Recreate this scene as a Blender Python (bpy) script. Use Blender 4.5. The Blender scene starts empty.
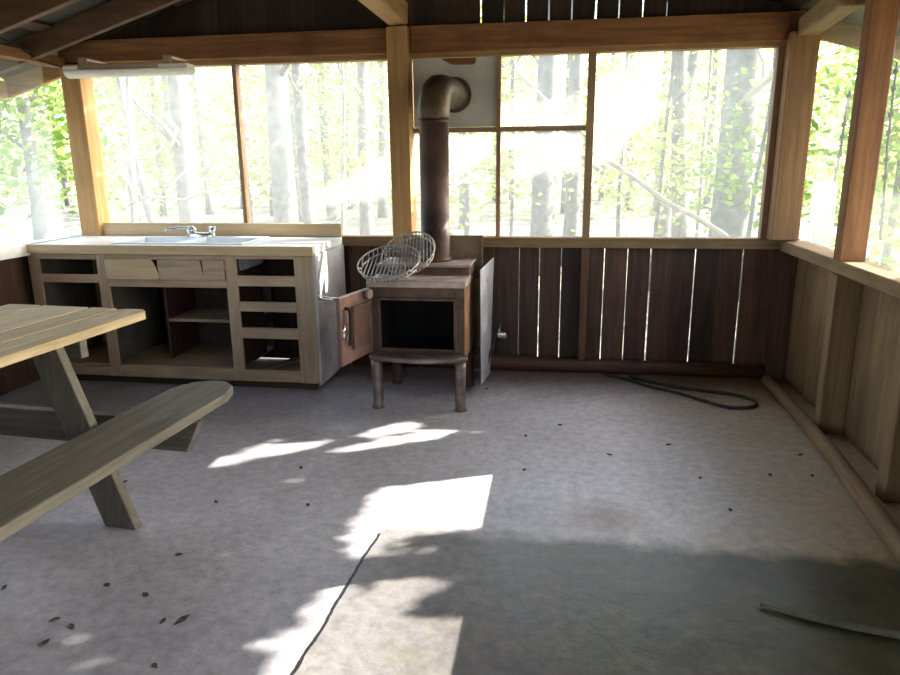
import bpy, bmesh, math, random
from mathutils import Vector, Matrix, noise
random.seed(7)
C = bpy.context.scene
COL = C.collection

# ---------------------------------------------------------------- camera
EYE = Vector((0, 0, 1.44))
MR = ((0.98885973, 0.14854487, -0.00953232), (0.02711321, -0.24272003, -0.96971741), (-0.14636023, 0.95865604, -0.24404359))
FPX = 698.689
cam_d = bpy.data.cameras.new('camera'); cam = bpy.data.objects.new('camera', cam_d); COL.objects.link(cam)
rt, dn, fw = (Vector(r) for r in MR)
cm = Matrix((rt, -dn, -fw)).transposed().to_4x4(); cm.translation = EYE
cam.matrix_world = cm
cam_d.sensor_width = 36; cam_d.lens = FPX/900*36; cam_d.clip_start = .05; cam_d.clip_end = 300
C.camera = cam

# ---------------------------------------------------------------- sky, sun, exposure
SUN = Vector((1, .40, .55)).normalized()          # towards the sun
w = bpy.data.worlds.new('sky'); C.world = w; w.use_nodes = True
nt = w.node_tree; bg = nt.nodes['Background']
sky = nt.nodes.new('ShaderNodeTexSky'); sky.sky_type = 'NISHITA'; sky.sun_disc = False
sky.sun_elevation = math.asin(SUN.z); sky.sun_rotation = math.atan2(SUN.x, SUN.y)
sky.air_density = 1.0; sky.dust_density = 3.0
hsv = nt.nodes.new('ShaderNodeHueSaturation'); hsv.inputs['Saturation'].default_value = .75
nt.links.new(sky.outputs[0], hsv.inputs['Color']); nt.links.new(hsv.outputs[0], bg.inputs['Color'])
bg.inputs['Strength'].default_value = 0.62
sd = bpy.data.lights.new('sun', 'SUN'); sd.energy = 13.0; sd.angle = math.radians(.2); sd.color = (1, .93, .82)
so = bpy.data.objects.new('sun', sd); COL.objects.link(so); so.rotation_euler = SUN.to_track_quat('Z', 'Y').to_euler()
vs = C.view_settings; vs.view_transform = 'Standard'; vs.look = 'None'; vs.gamma = 1; vs.use_curve_mapping = False
vs.exposure = 1.05

# ---------------------------------------------------------------- picture -> place (authoring aid)
def ray(px, py):
    return rt*(px-450) + dn*(py-337.5) + fw*FPX
def onY(px, py, Y):
    d = ray(px, py); return EYE + d*(Y/d.y)
def onX(px, py, X):
    d = ray(px, py); return EYE + d*(X/d.x)
def onZ(px, py, Z=0.0):
    d = ray(px, py); return EYE + d*((Z-EYE.z)/d.z)

# ---------------------------------------------------------------- materials
def mat(name):
    m = bpy.data.materials.new(name); m.use_nodes = True
    n = m.node_tree.nodes; b = n['Principled BSDF']
    return m, m.node_tree, b
def col(c): return (c[0], c[1], c[2], 1)
def N(t, ty, **kw):
    n = t.nodes.new(ty)
    for k, v in kw.items():
        if k.startswith('i_'):
            n.inputs[k[2:]].default_value = v
        else: setattr(n, k, v)
    return n
def ramp(t, src, stops):
    r = t.nodes.new('ShaderNodeValToRGB'); e = r.color_ramp.elements
    while len(e) < len(stops): e.new(.5)
    for k, (p, c) in enumerate(stops):
        e[k].position = p; e[k].color = col(c)
    t.links.new(src, r.inputs[0]); return r.outputs[0]
def mixc(t, fac, a, b, mode='MIX'):
    m = t.nodes.new('ShaderNodeMix'); m.data_type = 'RGBA'; m.blend_type = mode
    for s, v in ((0, fac), (6, a), (7, b)):
        if isinstance(v, (int, float)): m.inputs[s].default_value = v
        elif isinstance(v, tuple): m.inputs[s].default_value = col(v)
        else: t.links.new(v, m.inputs[s])
    return m.outputs[2]
def math_(t, op, a, b=None):
    m = t.nodes.new('ShaderNodeMath'); m.operation = op
    for s, v in ((0, a), (1, b)):
        if v is None: continue
        if isinstance(v, (int, float)): m.inputs[s].default_value = v
        else: t.links.new(v, m.inputs[s])
    return m.outputs[0]
def wood(name, dark, light, axis, rough=.75, var=.35, stain=.5, staincol=(.02, .014, .01), scale=1.0):
    m, t, b = mat(name)
    tc = N(t, 'ShaderNodeTexCoord'); mp = N(t, 'ShaderNodeMapping')
    s = [14*scale]*3; s['XYZ'.index(axis)] = .9*scale
    mp.inputs['Scale'].default_value = s
    geo = N(t, 'ShaderNodeNewGeometry')
    off = math_(t, 'MULTIPLY', geo.outputs['Random Per Island'], 37.0)
    cv = N(t, 'ShaderNodeCombineXYZ')
    for k in range(3): t.links.new(off, cv.inputs[k])
    t.links.new(cv.outputs[0], mp.inputs['Location'])
    t.links.new(tc.outputs['Object'], mp.inputs['Vector'])
    n1 = N(t, 'ShaderNodeTexNoise', i_Scale=2.2, i_Detail=8.0, i_Roughness=.65, i_Distortion=.6)
    t.links.new(mp.outputs[0], n1.inputs['Vector'])
    c = ramp(t, n1.outputs[0], ((.28, dark), (.72, light)))
    n2 = N(t, 'ShaderNodeTexNoise', i_Scale=2.6, i_Detail=5.0, i_Roughness=.6)
    t.links.new(tc.outputs['Object'], n2.inputs['Vector'])
    f = ramp(t, n2.outputs[0], ((.48, (0, 0, 0)), (.75, (1, 1, 1))))
    f = math_(t, 'MULTIPLY', f, stain)
    c = mixc(t, f, c, staincol)
    h = N(t, 'ShaderNodeHueSaturation')
    t.links.new(math_(t, 'ADD', math_(t, 'MULTIPLY', geo.outputs['Random Per Island'], var*2), 1-var), h.inputs['Value'])
    t.links.new(c, h.inputs['Color']); t.links.new(h.outputs[0], b.inputs['Base Color'])
    b.inputs['Roughness'].default_value = rough
    bp = N(t, 'ShaderNodeBump', i_Strength=.25, i_Distance=.004)
    t.links.new(n1.outputs[0], bp.inputs['Height']); t.links.new(bp.outputs[0], b.inputs['Normal'])
    return m
def blotch(name, a, b_, scale=6, rough=.6, metal=0.0, detail=6, bump=.1, lo=.35, hi=.65):
    m, t, b = mat(name)
    tc = N(t, 'ShaderNodeTexCoord'); n1 = N(t, 'ShaderNodeTexNoise', i_Scale=scale, i_Detail=float(detail), i_Roughness=.65)
    t.links.new(tc.outputs['Object'], n1.inputs['Vector'])
    t.links.new(ramp(t, n1.outputs[0], ((lo, a), (hi, b_))), b.inputs['Base Color'])
    b.inputs['Roughness'].default_value = rough; b.inputs['Metallic'].default_value = metal
    if bump:
        bp = N(t, 'ShaderNodeBump', i_Strength=bump, i_Distance=.005)
        t.links.new(n1.outputs[0], bp.inputs['Height']); t.links.new(bp.outputs[0], b.inputs['Normal'])
    return m

W = {}
for ax in 'XYZ':
    W['beam'+ax] = wood('beam_wood_'+ax, (.115, .042, .014), (.29, .13, .045), ax, stain=.65, staincol=(.075, .025, .009))
    W['dark'+ax] = wood('dark_board_'+ax, (.026, .011, .0075), (.115, .052, .034), ax, var=.65, stain=.6, rough=.6)
    W['brown'+ax] = wood('brown_post_'+ax, (.12, .057, .022), (.25, .135, .055), ax, stain=.35, staincol=(.10, .05, .025))
    W['raft'+ax] = wood('rafter_wood_'+ax, (.065, .030, .014), (.17, .083, .038), ax, stain=.5, staincol=(.04, .02, .012))
    W['post'+ax] = wood('post_wood_'+ax, (.28, .15, .055), (.50, .30, .12), ax, stain=.35, staincol=(.14, .06, .03))
    W['tan'+ax] = wood('tan_board_'+ax, (.14, .082, .035), (.30, .19, .085), ax, var=.2, stain=.6, staincol=(.07, .045, .025))
    W['grey'+ax] = wood('weathered_grey_'+ax, (.055, .049, .036), (.16, .14, .108), ax, var=.15, stain=.4, staincol=(.05, .045, .035))
    W['table'+ax] = wood('table_plank_'+ax, (.29, .215, .12), (.54, .42, .25), ax, var=.12, stain=.35, staincol=(.14, .11, .065))
    W['cab'+ax] = wood('cabinet_wood_'+ax, (.28, .195, .125), (.50, .37, .25), ax, var=.12, stain=.35, staincol=(.15, .11, .08))
    W['ply'+ax] = wood('pale_ply_'+ax, (.44, .31, .17), (.60, .45, .27), ax, var=.1, stain=.12, staincol=(.3, .2, .12))
    W['frame'+ax] = wood('mullion_wood_'+ax, (.20, .12, .07), (.38, .25, .15), ax, var=.15, stain=.3, staincol=(.1, .06, .04))
W['gable'] = wood('gable_board', (.02, .010, .007), (.068, .036, .024), 'Z', var=.5)
W['roofwood'] = wood('roof_wood', (.04, .027, .018), (.13, .085, .055), 'X', var=.2)
M_metalroof = blotch('roof_metal', (.07, .075, .055), (.14, .14, .10), 2.0, .5, .3)
M_white = blotch('counter_laminate', (.62, .62, .60), (.80, .80, .78), 3, .32)
M_cabside = blotch('painted_side_panel', (.34, .32, .34), (.62, .60, .62), 3.5, .55)
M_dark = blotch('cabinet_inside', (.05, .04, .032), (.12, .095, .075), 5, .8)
M_rust = blotch('rusty_iron', (.065, .038, .028), (.16, .088, .06), 9, .5, .35)
M_rustside = blotch('rusty_stove_side', (.17, .075, .035), (.36, .20, .11), 8, .55, .25)
M_plate = blotch('stove_plate', (.30, .22, .19), (.56, .45, .40), 6, .38, .4)  # colour raised to imitate sunlight on the stove top
M_soot = blotch('soot', (.006, .005, .005), (.018, .016, .015), 8, .9)
M_steelleg = blotch('leg_iron', (.12, .09, .082), (.27, .21, .19), 10, .4, .5)
M_door = blotch('stove_door', (.13, .07, .055), (.28, .17, .135), 7, .4, .35)
M_pipe = blotch('stovepipe_iron', (.03, .017, .014), (.095, .048, .036), 5, .55, .3)
M_elbow = blotch('stovepipe_elbow', (.055, .038, .026), (.14, .10, .066), 6, .5, .45)
M_panel = blotch('sheet_metal_panel', (.50, .50, .46), (.66, .66, .61), 4, .5, .2)
M_shield = blotch('heat_shield', (.40, .38, .42), (.62, .60, .64), 4, .45, .3)
M_brownshield = blotch('back_shield', (.13, .085, .055), (.26, .18, .12), 5, .5, .3)
M_wire = blotch('grate_wire', (.22, .19, .17), (.50, .45, .42), 30, .35, .7)
M_chrome = blotch('faucet_chrome', (.62, .62, .62), (.85, .85, .85), 20, .18, .9)
M_steel = blotch('sink_steel', (.62, .66, .70), (.80, .83, .86), 4, .3, .4)
M_lens = blotch('lamp_lens', (.70, .67, .60), (.82, .79, .72), 4, .45)
M_lamppan = blotch('lamp_pan', (.30, .20, .14), (.48, .34, .25), 6, .5)
M_cable = blotch('black_cable', (.012, .011, .010), (.03, .027, .025), 20, .6)
M_bark = blotch('bark', (.12, .115, .12), (.24, .23, .235), 7, .9, bump=.4)
M_barkpale = blotch('bark_pale', (.16, .155, .15), (.30, .29, .27), 6, .9, bump=.4)
M_vine = blotch('vine', (.30, .25, .18), (.48, .42, .32), 9, .9)
M_leafbit = blotch('leaf_bits', (.03, .025, .02), (.09, .07, .05), 30, .9)
M_stick = blotch('pale_stick', (.10, .095, .06), (.20, .19, .13), 10, .8)

def leafmat(name, a, b_):
    m, t, b = mat(name)
    geo = N(t, 'ShaderNodeNewGeometry')
    c = ramp(t, geo.outputs['Random Per Island'], ((0, a), (1, b_)))
    d = N(t, 'ShaderNodeBsdfDiffuse'); tr = N(t, 'ShaderNodeBsdfTranslucent'); mx = N(t, 'ShaderNodeMixShader')
    t.links.new(c, d.inputs[0]); t.links.new(c, tr.inputs[0]); mx.inputs[0].default_value = .5
    t.links.new(d.outputs[0], mx.inputs[1]); t.links.new(tr.outputs[0], mx.inputs[2])
    t.links.new(mx.outputs[0], t.nodes['Material Output'].inputs[0]); return m
L_green = leafmat('leaf_green', (.14, .25, .05), (.32, .44, .11))
L_yellow = leafmat('leaf_yellow_green', (.26, .34, .08), (.42, .48, .16))
L_pale = leafmat('leaf_pale', (.25, .32, .12), (.42, .48, .21))
L_deep = leafmat('leaf_canopy', (.16, .26, .06), (.30, .40, .12))

def plastic(name, fac, tint, rough_scale=1.2):
    m, t, b = mat(name)
    tp = N(t, 'ShaderNodeBsdfTransparent'); tl = N(t, 'ShaderNodeBsdfTranslucent'); df = N(t, 'ShaderNodeBsdfDiffuse')
    tp.inputs[0].default_value = (.97, .98, .97, 1)
    tl.inputs[0].default_value = col(tint); df.inputs[0].default_value = col(tint)
    m1 = N(t, 'ShaderNodeMixShader'); m1.inputs[0].default_value = .3
    t.links.new(tl.outputs[0], m1.inputs[1]); t.links.new(df.outputs[0], m1.inputs[2])
    tc = N(t, 'ShaderNodeTexCoord'); nz = N(t, 'ShaderNodeTexNoise', i_Scale=rough_scale, i_Detail=4.0)
    t.links.new(tc.outputs['Object'], nz.inputs['Vector'])
    f = math_(t, 'MULTIPLY', nz.outputs[0], fac*2)
    m2 = N(t, 'ShaderNodeMixShader'); t.links.new(f, m2.inputs[0])
    t.links.new(tp.outputs[0], m2.inputs[1]); t.links.new(m1.outputs[0], m2.inputs[2])
    t.links.new(m2.outputs[0], t.nodes['Material Output'].inputs[0]); return m
M_screen = plastic('dusty_screen', .15, (.92, .94, .90))
M_screenR = plastic('dusty_screen_side', .05, (.80, .90, .84))

# ---------------------------------------------------------------- mesh helpers
class MB:
    def __init__(s): s.bm = bmesh.new()
    def quadbox(s, pts):                                  # 8 pts: bottom 4 ccw, top 4 ccw
        v = [s.bm.verts.new(p) for p in pts]
        for f in ((3, 2, 1, 0), (4, 5, 6, 7), (0, 1, 5, 4), (1, 2, 6, 5), (2, 3, 7, 6), (3, 0, 4, 7)):
            s.bm.faces.new([v[i] for i in f])
        return s
    def box(s, x0, x1, y0, y1, z0, z1, jit=0):
        j = (lambda: random.uniform(-jit, jit)) if jit else (lambda: 0)
        return s.quadbox([Vector((x+j(), y+j(), z+j())) for z in (z0, z1) for x, y in ((x0, y0), (x1, y0), (x1, y1), (x0, y1))])
    def bar(s, a, b, wx, wz, up=(0, 0, 1)):               # square bar from a to b
        a = Vector(a); b = Vector(b); d = (b-a).normalized(); up = Vector(up)
        x = d.cross(up).normalized(); z = x.cross(d).normalized()
        return s.quadbox([p + x*sx*wx/2 + z*sz*wz/2 for p in (a, b) for sx, sz in ((-1, -1), (1, -1), (1, 1), (-1, 1))])
    def tube(s, pts, rad, n=10, cap=True):
        pts = [Vector(p) for p in pts]; rings = []
        if not isinstance(rad, (list, tuple)): rad = [rad]*len(pts)
        ref = None
        for i, p in enumerate(pts):
            d = (pts[min(i+1, len(pts)-1)] - pts[max(i-1, 0)]).normalized()
            if ref is None: ref = d.orthogonal().normalized()
            ref = (ref - d*ref.dot(d)).normalized(); o = d.cross(ref)
            rings.append([s.bm.verts.new(p + (ref*math.cos(2*math.pi*k/n) + o*math.sin(2*math.pi*k/n))*rad[i]) for k in range(n)])
        for a, b in zip(rings, rings[1:]):
            for k in range(n):
                f = s.bm.faces.new((a[k], a[(k+1) % n], b[(k+1) % n], b[k])); f.smooth = True
        if cap:
            s.bm.faces.new(rings[0][::-1]); s.bm.faces.new(rings[-1])
        return s
    def prism(s, poly, d):                                # planar polygon swept by vector d
        d = Vector(d); a = [s.bm.verts.new(p) for p in poly]; b = [s.bm.verts.new(Vector(p)+d) for p in poly]
        n = len(a); s.bm.faces.new(a[::-1]); s.bm.faces.new(b)
        for k in range(n): s.bm.faces.new((a[k], a[(k+1) % n], b[(k+1) % n], b[k]))
        return s
    def build(s, name, m, parent=None, bevel=0, org=None, smooth=False):
        bmesh.ops.recalc_face_normals(s.bm, faces=s.bm.faces)
        me = bpy.data.meshes.new(name)
        o = bpy.data.objects.new(name, me); COL.objects.link(o)
        base = Vector((0, 0, 0))
        if parent is not None:
            o.parent = parent; base = Vector(parent.get('_b', (0, 0, 0))) if '_b' in parent else Vector((0, 0, 0))
            BASE[o.name] = BASE[parent.name]; base = BASE[parent.name]
        else:
            if org is None:
                xs = [v.co for v in s.bm.verts]
                org = (sum(v.x for v in xs)/len(xs), sum(v.y for v in xs)/len(xs), min(v.z for v in xs))
            base = Vector(org); o.location = base; BASE[o.name] = base
        bmesh.ops.translate(s.bm, verts=s.bm.verts, vec=-base)
        s.bm.to_mesh(me); s.bm.free(); me.materials.append(m)
        if smooth:
            for p in me.polygons: p.use_smooth = True
        if bevel:
            bv = o.modifiers.new('edge', 'BEVEL'); bv.width = bevel; bv.segments = 2; bv.limit_method = 'ANGLE'
        return o
BASE = {}
def empty(name, loc):
    o = bpy.data.objects.new(name, None); COL.objects.link(o); o.location = loc; o.empty_display_size = .1
    BASE[o.name] = Vector(loc); return o
def tag(o, label, cat, group=None, kind=None):
    o['label'] = label; o['category'] = cat
    if group: o['group'] = group
    if kind: o['kind'] = kind
    return o
def struct(o, label=None):
    o['kind'] = 'structure'
    if label: o['label'] = label
    return o

# ================================================================= SETTING
YW, XR, XL = 4.75, 1.42, -3.40        # faces of the framing
Y0 = -1.6
# concrete floor
def floor_mat():
    m, t, b = mat('concrete')
    geo = N(t, 'ShaderNodeNewGeometry'); sx = N(t, 'ShaderNodeSeparateXYZ'); t.links.new(geo.outputs['Position'], sx.inputs[0])
    x, y = sx.outputs[0], sx.outputs[1]
    n1 = N(t, 'ShaderNodeTexNoise', i_Scale=1.6, i_Detail=8.0, i_Roughness=.62); t.links.new(geo.outputs['Position'], n1.inputs['Vector'])
    n2 = N(t, 'ShaderNodeTexNoise', i_Scale=22.0, i_Detail=6.0, i_Roughness=.7); t.links.new(geo.outputs['Position'], n2.inputs['Vector'])
    n3 = N(t, 'ShaderNodeTexNoise', i_Scale=5.0, i_Detail=6.0, i_Roughness=.65); t.links.new(geo.outputs['Position'], n3.inputs['Vector'])
    c = ramp(t, n1.outputs[0], ((.3, (.30, .28, .315)), (.7, (.50, .475, .515))))
    # sandy dirt towards the side wall
    xr = N(t, 'ShaderNodeMapRange'); t.links.new(math_(t, 'ADD', x, math_(t, 'MULTIPLY', n3.outputs[0], .9)), xr.inputs[0])
    xr.inputs[1].default_value = .45; xr.inputs[2].default_value = 1.45
    c = mixc(t, math_(t, 'MULTIPLY', xr.outputs[0], .85), c, (.50, .37, .18))
    wd_ = N(t, 'ShaderNodeVectorMath', operation='DISTANCE'); t.links.new(geo.outputs['Position'], wd_.inputs[0]); wd_.inputs[1].default_value = (.0, 3.5, 0)  # paler floor centre: window light painted into the concrete colour
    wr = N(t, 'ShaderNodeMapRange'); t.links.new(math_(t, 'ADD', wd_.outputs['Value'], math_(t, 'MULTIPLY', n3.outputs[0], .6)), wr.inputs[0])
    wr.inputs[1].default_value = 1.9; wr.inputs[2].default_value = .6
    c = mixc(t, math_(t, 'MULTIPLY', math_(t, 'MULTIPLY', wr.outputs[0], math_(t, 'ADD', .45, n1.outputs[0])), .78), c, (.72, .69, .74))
    # the darker mossy slab, bounded by the joint and its own edge
    jx = math_(t, 'ADD', math_(t, 'MULTIPLY', y, .0677), -.835)          # joint line x(y)
    dx = math_(t, 'SUBTRACT', math_(t, 'ADD', x, math_(t, 'MULTIPLY', math_(t, 'SUBTRACT', n3.outputs[0], .5), .04)), jx)
    ye = math_(t, 'SUBTRACT', 2.50, math_(t, 'ADD', y, math_(t, 'MULTIPLY', math_(t, 'SUBTRACT', n3.outputs[0], .5), .22)))
    def step(v, w_):
        r = N(t, 'ShaderNodeMapRange'); r.clamp = True; t.links.new(v, r.inputs[0]); r.inputs[1].default_value = -w_; r.inputs[2].default_value = w_; return r.outputs[0]
    slab = math_(t, 'MULTIPLY', step(dx, .01), step(ye, .05))
    dark = ramp(t, n3.outputs[0], ((.34, (.034, .030, .015)), (.66, (.125, .110, .064))))
    xd = N(t, 'ShaderNodeMapRange'); t.links.new(math_(t, 'ADD', x, math_(t, 'MULTIPLY', n3.outputs[0], .5)), xd.inputs[0])
    xd.inputs[1].default_value = -.35; xd.inputs[2].default_value = .45; xd.inputs[3].default_value = .42; xd.inputs[4].default_value = .98
    c = mixc(t, math_(t, 'MULTIPLY', slab, xd.outputs[0]), c, dark)
    gm = ramp(t, n1.outputs[0], ((.5, (0, 0, 0)), (.62, (1, 1, 1))))
    c = mixc(t, math_(t, 'MULTIPLY', math_(t, 'MULTIPLY', slab, gm), .45), c, (.085, .095, .04))
    # brown dirt swept against the back wall
    yr = N(t, 'ShaderNodeMapRange'); t.links.new(math_(t, 'ADD', y, math_(t, 'MULTIPLY', n3.outputs[0], .5)), yr.inputs[0])
    yr.inputs[1].default_value = 4.35; yr.inputs[2].default_value = 4.85
    c = mixc(t, math_(t, 'MULTIPLY', yr.outputs[0], .75), c, (.085, .055, .04))
    # rust coloured stain
    d = N(t, 'ShaderNodeVectorMath', operation='DISTANCE'); t.links.new(geo.outputs['Position'], d.inputs[0]); d.inputs[1].default_value = (.24, 2.68, 0)
    sr = N(t, 'ShaderNodeMapRange'); t.links.new(math_(t, 'ADD', d.outputs['Value'], math_(t, 'MULTIPLY', n3.outputs[0], .25)), sr.inputs[0])
    sr.inputs[1].default_value = .34; sr.inputs[2].default_value = .14
    c = mixc(t, math_(t, 'MULTIPLY', sr.outputs[0], .7), c, (.24, .15, .10))
    # joint
    cr = math_(t, 'MULTIPLY', math_(t, 'LESS_THAN', math_(t, 'ABSOLUTE', dx), .006), math_(t, 'LESS_THAN', y, 2.45))
    c = mixc(t, cr, c, (.02, .02, .02))
    fine = ramp(t, n2.outputs[0], ((.3, (.66, .66, .66)), (.62, (1.08, 1.08, 1.08))))
    c = mixc(t, 1.0, c, fine, 'MULTIPLY')
    t.links.new(c, b.inputs['Base Color'])
    t.links.new(math_(t, 'ADD', .20, math_(t, 'MULTIPLY', n3.outputs[0], .26)), b.inputs['Roughness'])
    bp = N(t, 'ShaderNodeBump', i_Strength=.25, i_Distance=.008); t.links.new(math_(t, 'ADD', n2.outputs[0], n3.outputs[0]), bp.inputs['Height'])
    t.links.new(bp.outputs[0], b.inputs['Normal'])
    return m
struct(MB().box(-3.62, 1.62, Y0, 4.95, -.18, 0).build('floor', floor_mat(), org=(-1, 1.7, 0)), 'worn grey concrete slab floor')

# ground outside
def ground_mat():
    m, t, b = mat('forest_floor')
    tc = N(t, 'ShaderNodeTexCoord')
    n1 = N(t, 'ShaderNodeTexNoise', i_Scale=.5, i_Detail=10.0, i_Roughness=.7); t.links.new(tc.outputs['Object'], n1.inputs['Vector'])
    n2 = N(t, 'ShaderNodeTexNoise', i_Scale=9.0, i_Detail=8.0, i_Roughness=.75); t.links.new(tc.outputs['Object'], n2.inputs['Vector'])
    c = ramp(t, n1.outputs[0], ((.35, (.26, .24, .20)), (.55, (.30, .29, .21)), (.7, (.19, .24, .11))))
    c = mixc(t, 1.0, c, ramp(t, n2.outputs[0], ((.3, (.5, .5, .5)), (.65, (1.1, 1.1, 1.1)))), 'MULTIPLY')
    t.links.new(c, b.inputs['Base Color']); b.inputs['Roughness'].default_value = .95
    return m
g = MB(); nx, ny = 60, 70
vv = {}
for i in range(nx+1):
    for j in range(ny+1):
        x = -45+90*i/nx; y = -25+75*j/ny
        z = -.2 + (.25*noise.noise((x*.2, y*.2, 0)) if max(abs(x+1)-4, abs(y-1.7)-4) > 0 else -.05) + max(0, y-12)*.035
        vv[i, j] = g.bm.verts.new((x, y, z))
for i in range(nx):
    for j in range(ny): g.bm.faces.new((vv[i, j], vv[i+1, j], vv[i+1, j+1], vv[i, j+1]))
struct(g.build('ground', ground_mat(), org=(0, 0, 0), smooth=True))

# roof: gable, ridge along Y at x=-1
RX = -1.0
def zr(x): return 2.29+.27*(2.5-(x-RX)) if x >= RX else 2.22+.295*(2.5-(RX-x))
ER, EL, YB = 2.09, -4.06, 4.95
def deck(xa, xb, name):
    b = MB(); n = 190; rows = []
    for i in range(n+1):
        y = Y0-.4 + (YB-Y0+.4)*i/n; dz = .009*math.sin(y*2*math.pi/.076)
        rows.append([b.bm.verts.new((x, y, zr(x)+dz+.012)) for x in (xa, xb)])
    for r, q in zip(rows, rows[1:]): b.bm.faces.new((r[0], r[1], q[1], q[0])).smooth = True
    o = b.build(name, M_metalroof, org=(xa, 0, zr(xa)))
    s = o.modifiers.new('sheet', 'SOLIDIFY'); s.thickness = .003
    return struct(o, 'corrugated metal roof sheet on rafters')
deck(EL, RX, 'ceiling'); deck(RX, ER, 'ceiling')
def rafter(y, xa, xb, depth=.13, th=.05, m=None, name='trim_rafter'):
    b = MB()
    b.quadbox([(xa, y, zr(xa)-depth), (xb, y, zr(xb)-depth), (xb, y+th, zr(xb)-depth), (xa, y+th, zr(xa)-depth),
               (xa, y, zr(xa)+.004), (xb, y, zr(xb)+.004), (xb, y+th, zr(xb)+.004), (xa, y+th, zr(xa)+.004)])
    o = b.build(name, m or W['raftX'], bevel=.004)
    return struct(o)
k = 1
for y in (4.38, 3.84, 3.2, 2.5, 1.8, 1.1, .4, -.3, -1.0):
    rafter(y, EL, RX, .14, name='trim_%d' % k); k += 1
for y in (3.9, 3.2, 2.5, 1.8, 1.1, .4, -.3, -1.0):
    rafter(y, RX, ER, .14, name='trim_%d' % k); k += 1
rafter(4.905, EL, RX, .13, .04, W['postX'], 'trim_%d' % k); k += 1
rafter(4.905, RX, ER, .12, .04, W['tanX'], 'trim_%d' % k); k += 1
# eave boards
struct(MB().box(EL-.02, EL+.02, Y0, 4.94, zr(EL)-.13, zr(EL)-.01).build('trim_%d' % k, W['postY'])); k += 1
struct(MB().box(ER-.02, ER+.02, Y0, 4.94, zr(ER)-.06, zr(ER)+.0).build('trim_%d' % k, W['tanY'])); k += 1
# ridge beam
struct(MB().box(RX-.03, RX+.03, Y0, 4.84, 2.72, 2.88).build('trim_%d' % k, W['darkY'])); k += 1
# roof boards (purlins) between the metal and the rafters, dark
for xx in (-3.3, -2.7, -2.1, -1.5, -.5, .1, .7, 1.3):
    s_ = -.27 if xx > RX else .295
    struct(MB().quadbox([(xx, Y0, zr(xx)-.012), (xx+.09, Y0, zr(xx+.09)-.012), (xx+.09, 4.84, zr(xx+.09)-.012), (xx, 4.84, zr(xx)-.012),
                         (xx, Y0, zr(xx)+.002), (xx+.09, Y0, zr(xx+.09)+.002), (xx+.09, 4.84, zr(xx+.09)+.002), (xx, 4.84, zr(xx)+.002)]).build('trim_%d' % k, W['darkY'])); k += 1

# back wall boards below the sill, above the header
def boards(xs, gaps, y0, y1, zb, zt):
    b = MB()
    for i in range(len(xs)-1):
        x0, x1 = xs[i]+gaps[i]/2, xs[i+1]-gaps[i+1]/2
        d = random.uniform(-.003, .003)
        tops = [zt(x0), zt(x1)]
        b.quadbox([(x0, y0+d, zb), (x1, y0+d, zb), (x1, y1+d, zb), (x0, y1+d, zb), (x0, y0+d, tops[0]), (x1, y0+d, tops[1]), (x1, y1+d, tops[1]), (x0, y1+d, tops[0])])
    return b
slit = {-.248: .002, -.109: .007, .04: .005, .185: .001, .329: .007, .483: .006, .636: .012, .772: .001, .924: .009, 1.075: .001, 1.226: .010, 1.37: .002, 1.55: 0}
xs = [-3.55+.149*i for i in range(22)]; xs = [x for x in xs if x < -.35] + [-.385]
gp = [.0015]*len(xs)
for a, g_ in slit.items(): xs.append(a); gp.append(g_)
struct(boards(xs, gp, 4.845, 4.868, .01, lambda x: .90).build('wall_back', W['darkZ'], org=(-1, 4.85, 0)), 'dark vertical boards below the back windows with daylight gaps')
gx = sorted(onY(px, 10, 4.85).x for px in (435, 481, 504, 526, 549, 572, 596, 619, 643, 667))
gy = [.002, .011, .002, .010, .010, .010, .011, .009, .009, .008]
xl = [-3.5+.17*i for i in range(17)]; xl = [x for x in xl if x < gx[0]-.08]
xr_ = [gx[-1]+.15*i for i in range(1, 6)]
xr_ = [x for x in xr_ if x < 1.5]+[1.56]
xs = xl+gx+xr_; gp = [.0]*len(xl)+gy+[.001]*len(xr_)
struct(boards(xs, gp, 4.845, 4.868, 2.14, lambda x: zr(x)+.0).build('wall_back', W['gable'], org=(-1, 4.85, 2.1)), 'dark gable boards above the header with bright slits')

# posts, header, sills of the back wall
def post(x0, x1, y0, y1, z0, z1, m, name):
    return struct(MB().box(x0, x1, y0, y1, z0, z1, jit=.004).build(name, m, bevel=.006))
def nxt():
    global k; k += 1; return 'trim_%d' % (k-1)
post(-1.10, -.965, 4.66, 4.84, .87, 2.275, W['postZ'], nxt()); post(-1.10, -.965, 4.76, 4.84, 0, .87, W['darkZ'], nxt())                 # centre post; dark wood below stands in for shade behind the stove
post(1.335, 1.50, 4.66, 4.84, .937, 2.165, W['brownZ'], nxt()); post(1.42, 1.54, 4.76, 4.84, 0, .86, W['darkZ'], nxt())                   # right corner post; darker foot imitates the unlit corner below the sill
post(-3.44, -3.29, 4.69, 4.84, 0, 2.12, W['postZ'], nxt())                  # left corner post
struct(MB().box(-3.46, -1.10, 4.72, 4.84, 2.125, 2.275, jit=.003).build(nxt(), W['beamX'], bevel=.005))
struct(MB().box(-.965, 1.335, 4.72, 4.84, 2.125, 2.285, jit=.003).box(1.33, 1.55, 4.80, 4.843, 2.125, 2.3).build(nxt(), W['beamX'], bevel=.005))
struct(MB().box(-3.285, -1.10, 4.76, 4.84, 2.092, 2.125).build(nxt(), W['postX']))   # paler strip under the header
struct(MB().box(-.965, 1.335, 4.76, 4.84, 2.097, 2.125).build(nxt(), W['postX']))
struct(MB().box(-3.285, -1.10, 4.75, 4.86, .872, .94).build(nxt(), W['tanX'], bevel=.004))
struct(MB().box(-.965, 1.54, 4.75, 4.86, .872, .94).build(nxt(), W['tanX'], bevel=.004))
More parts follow.
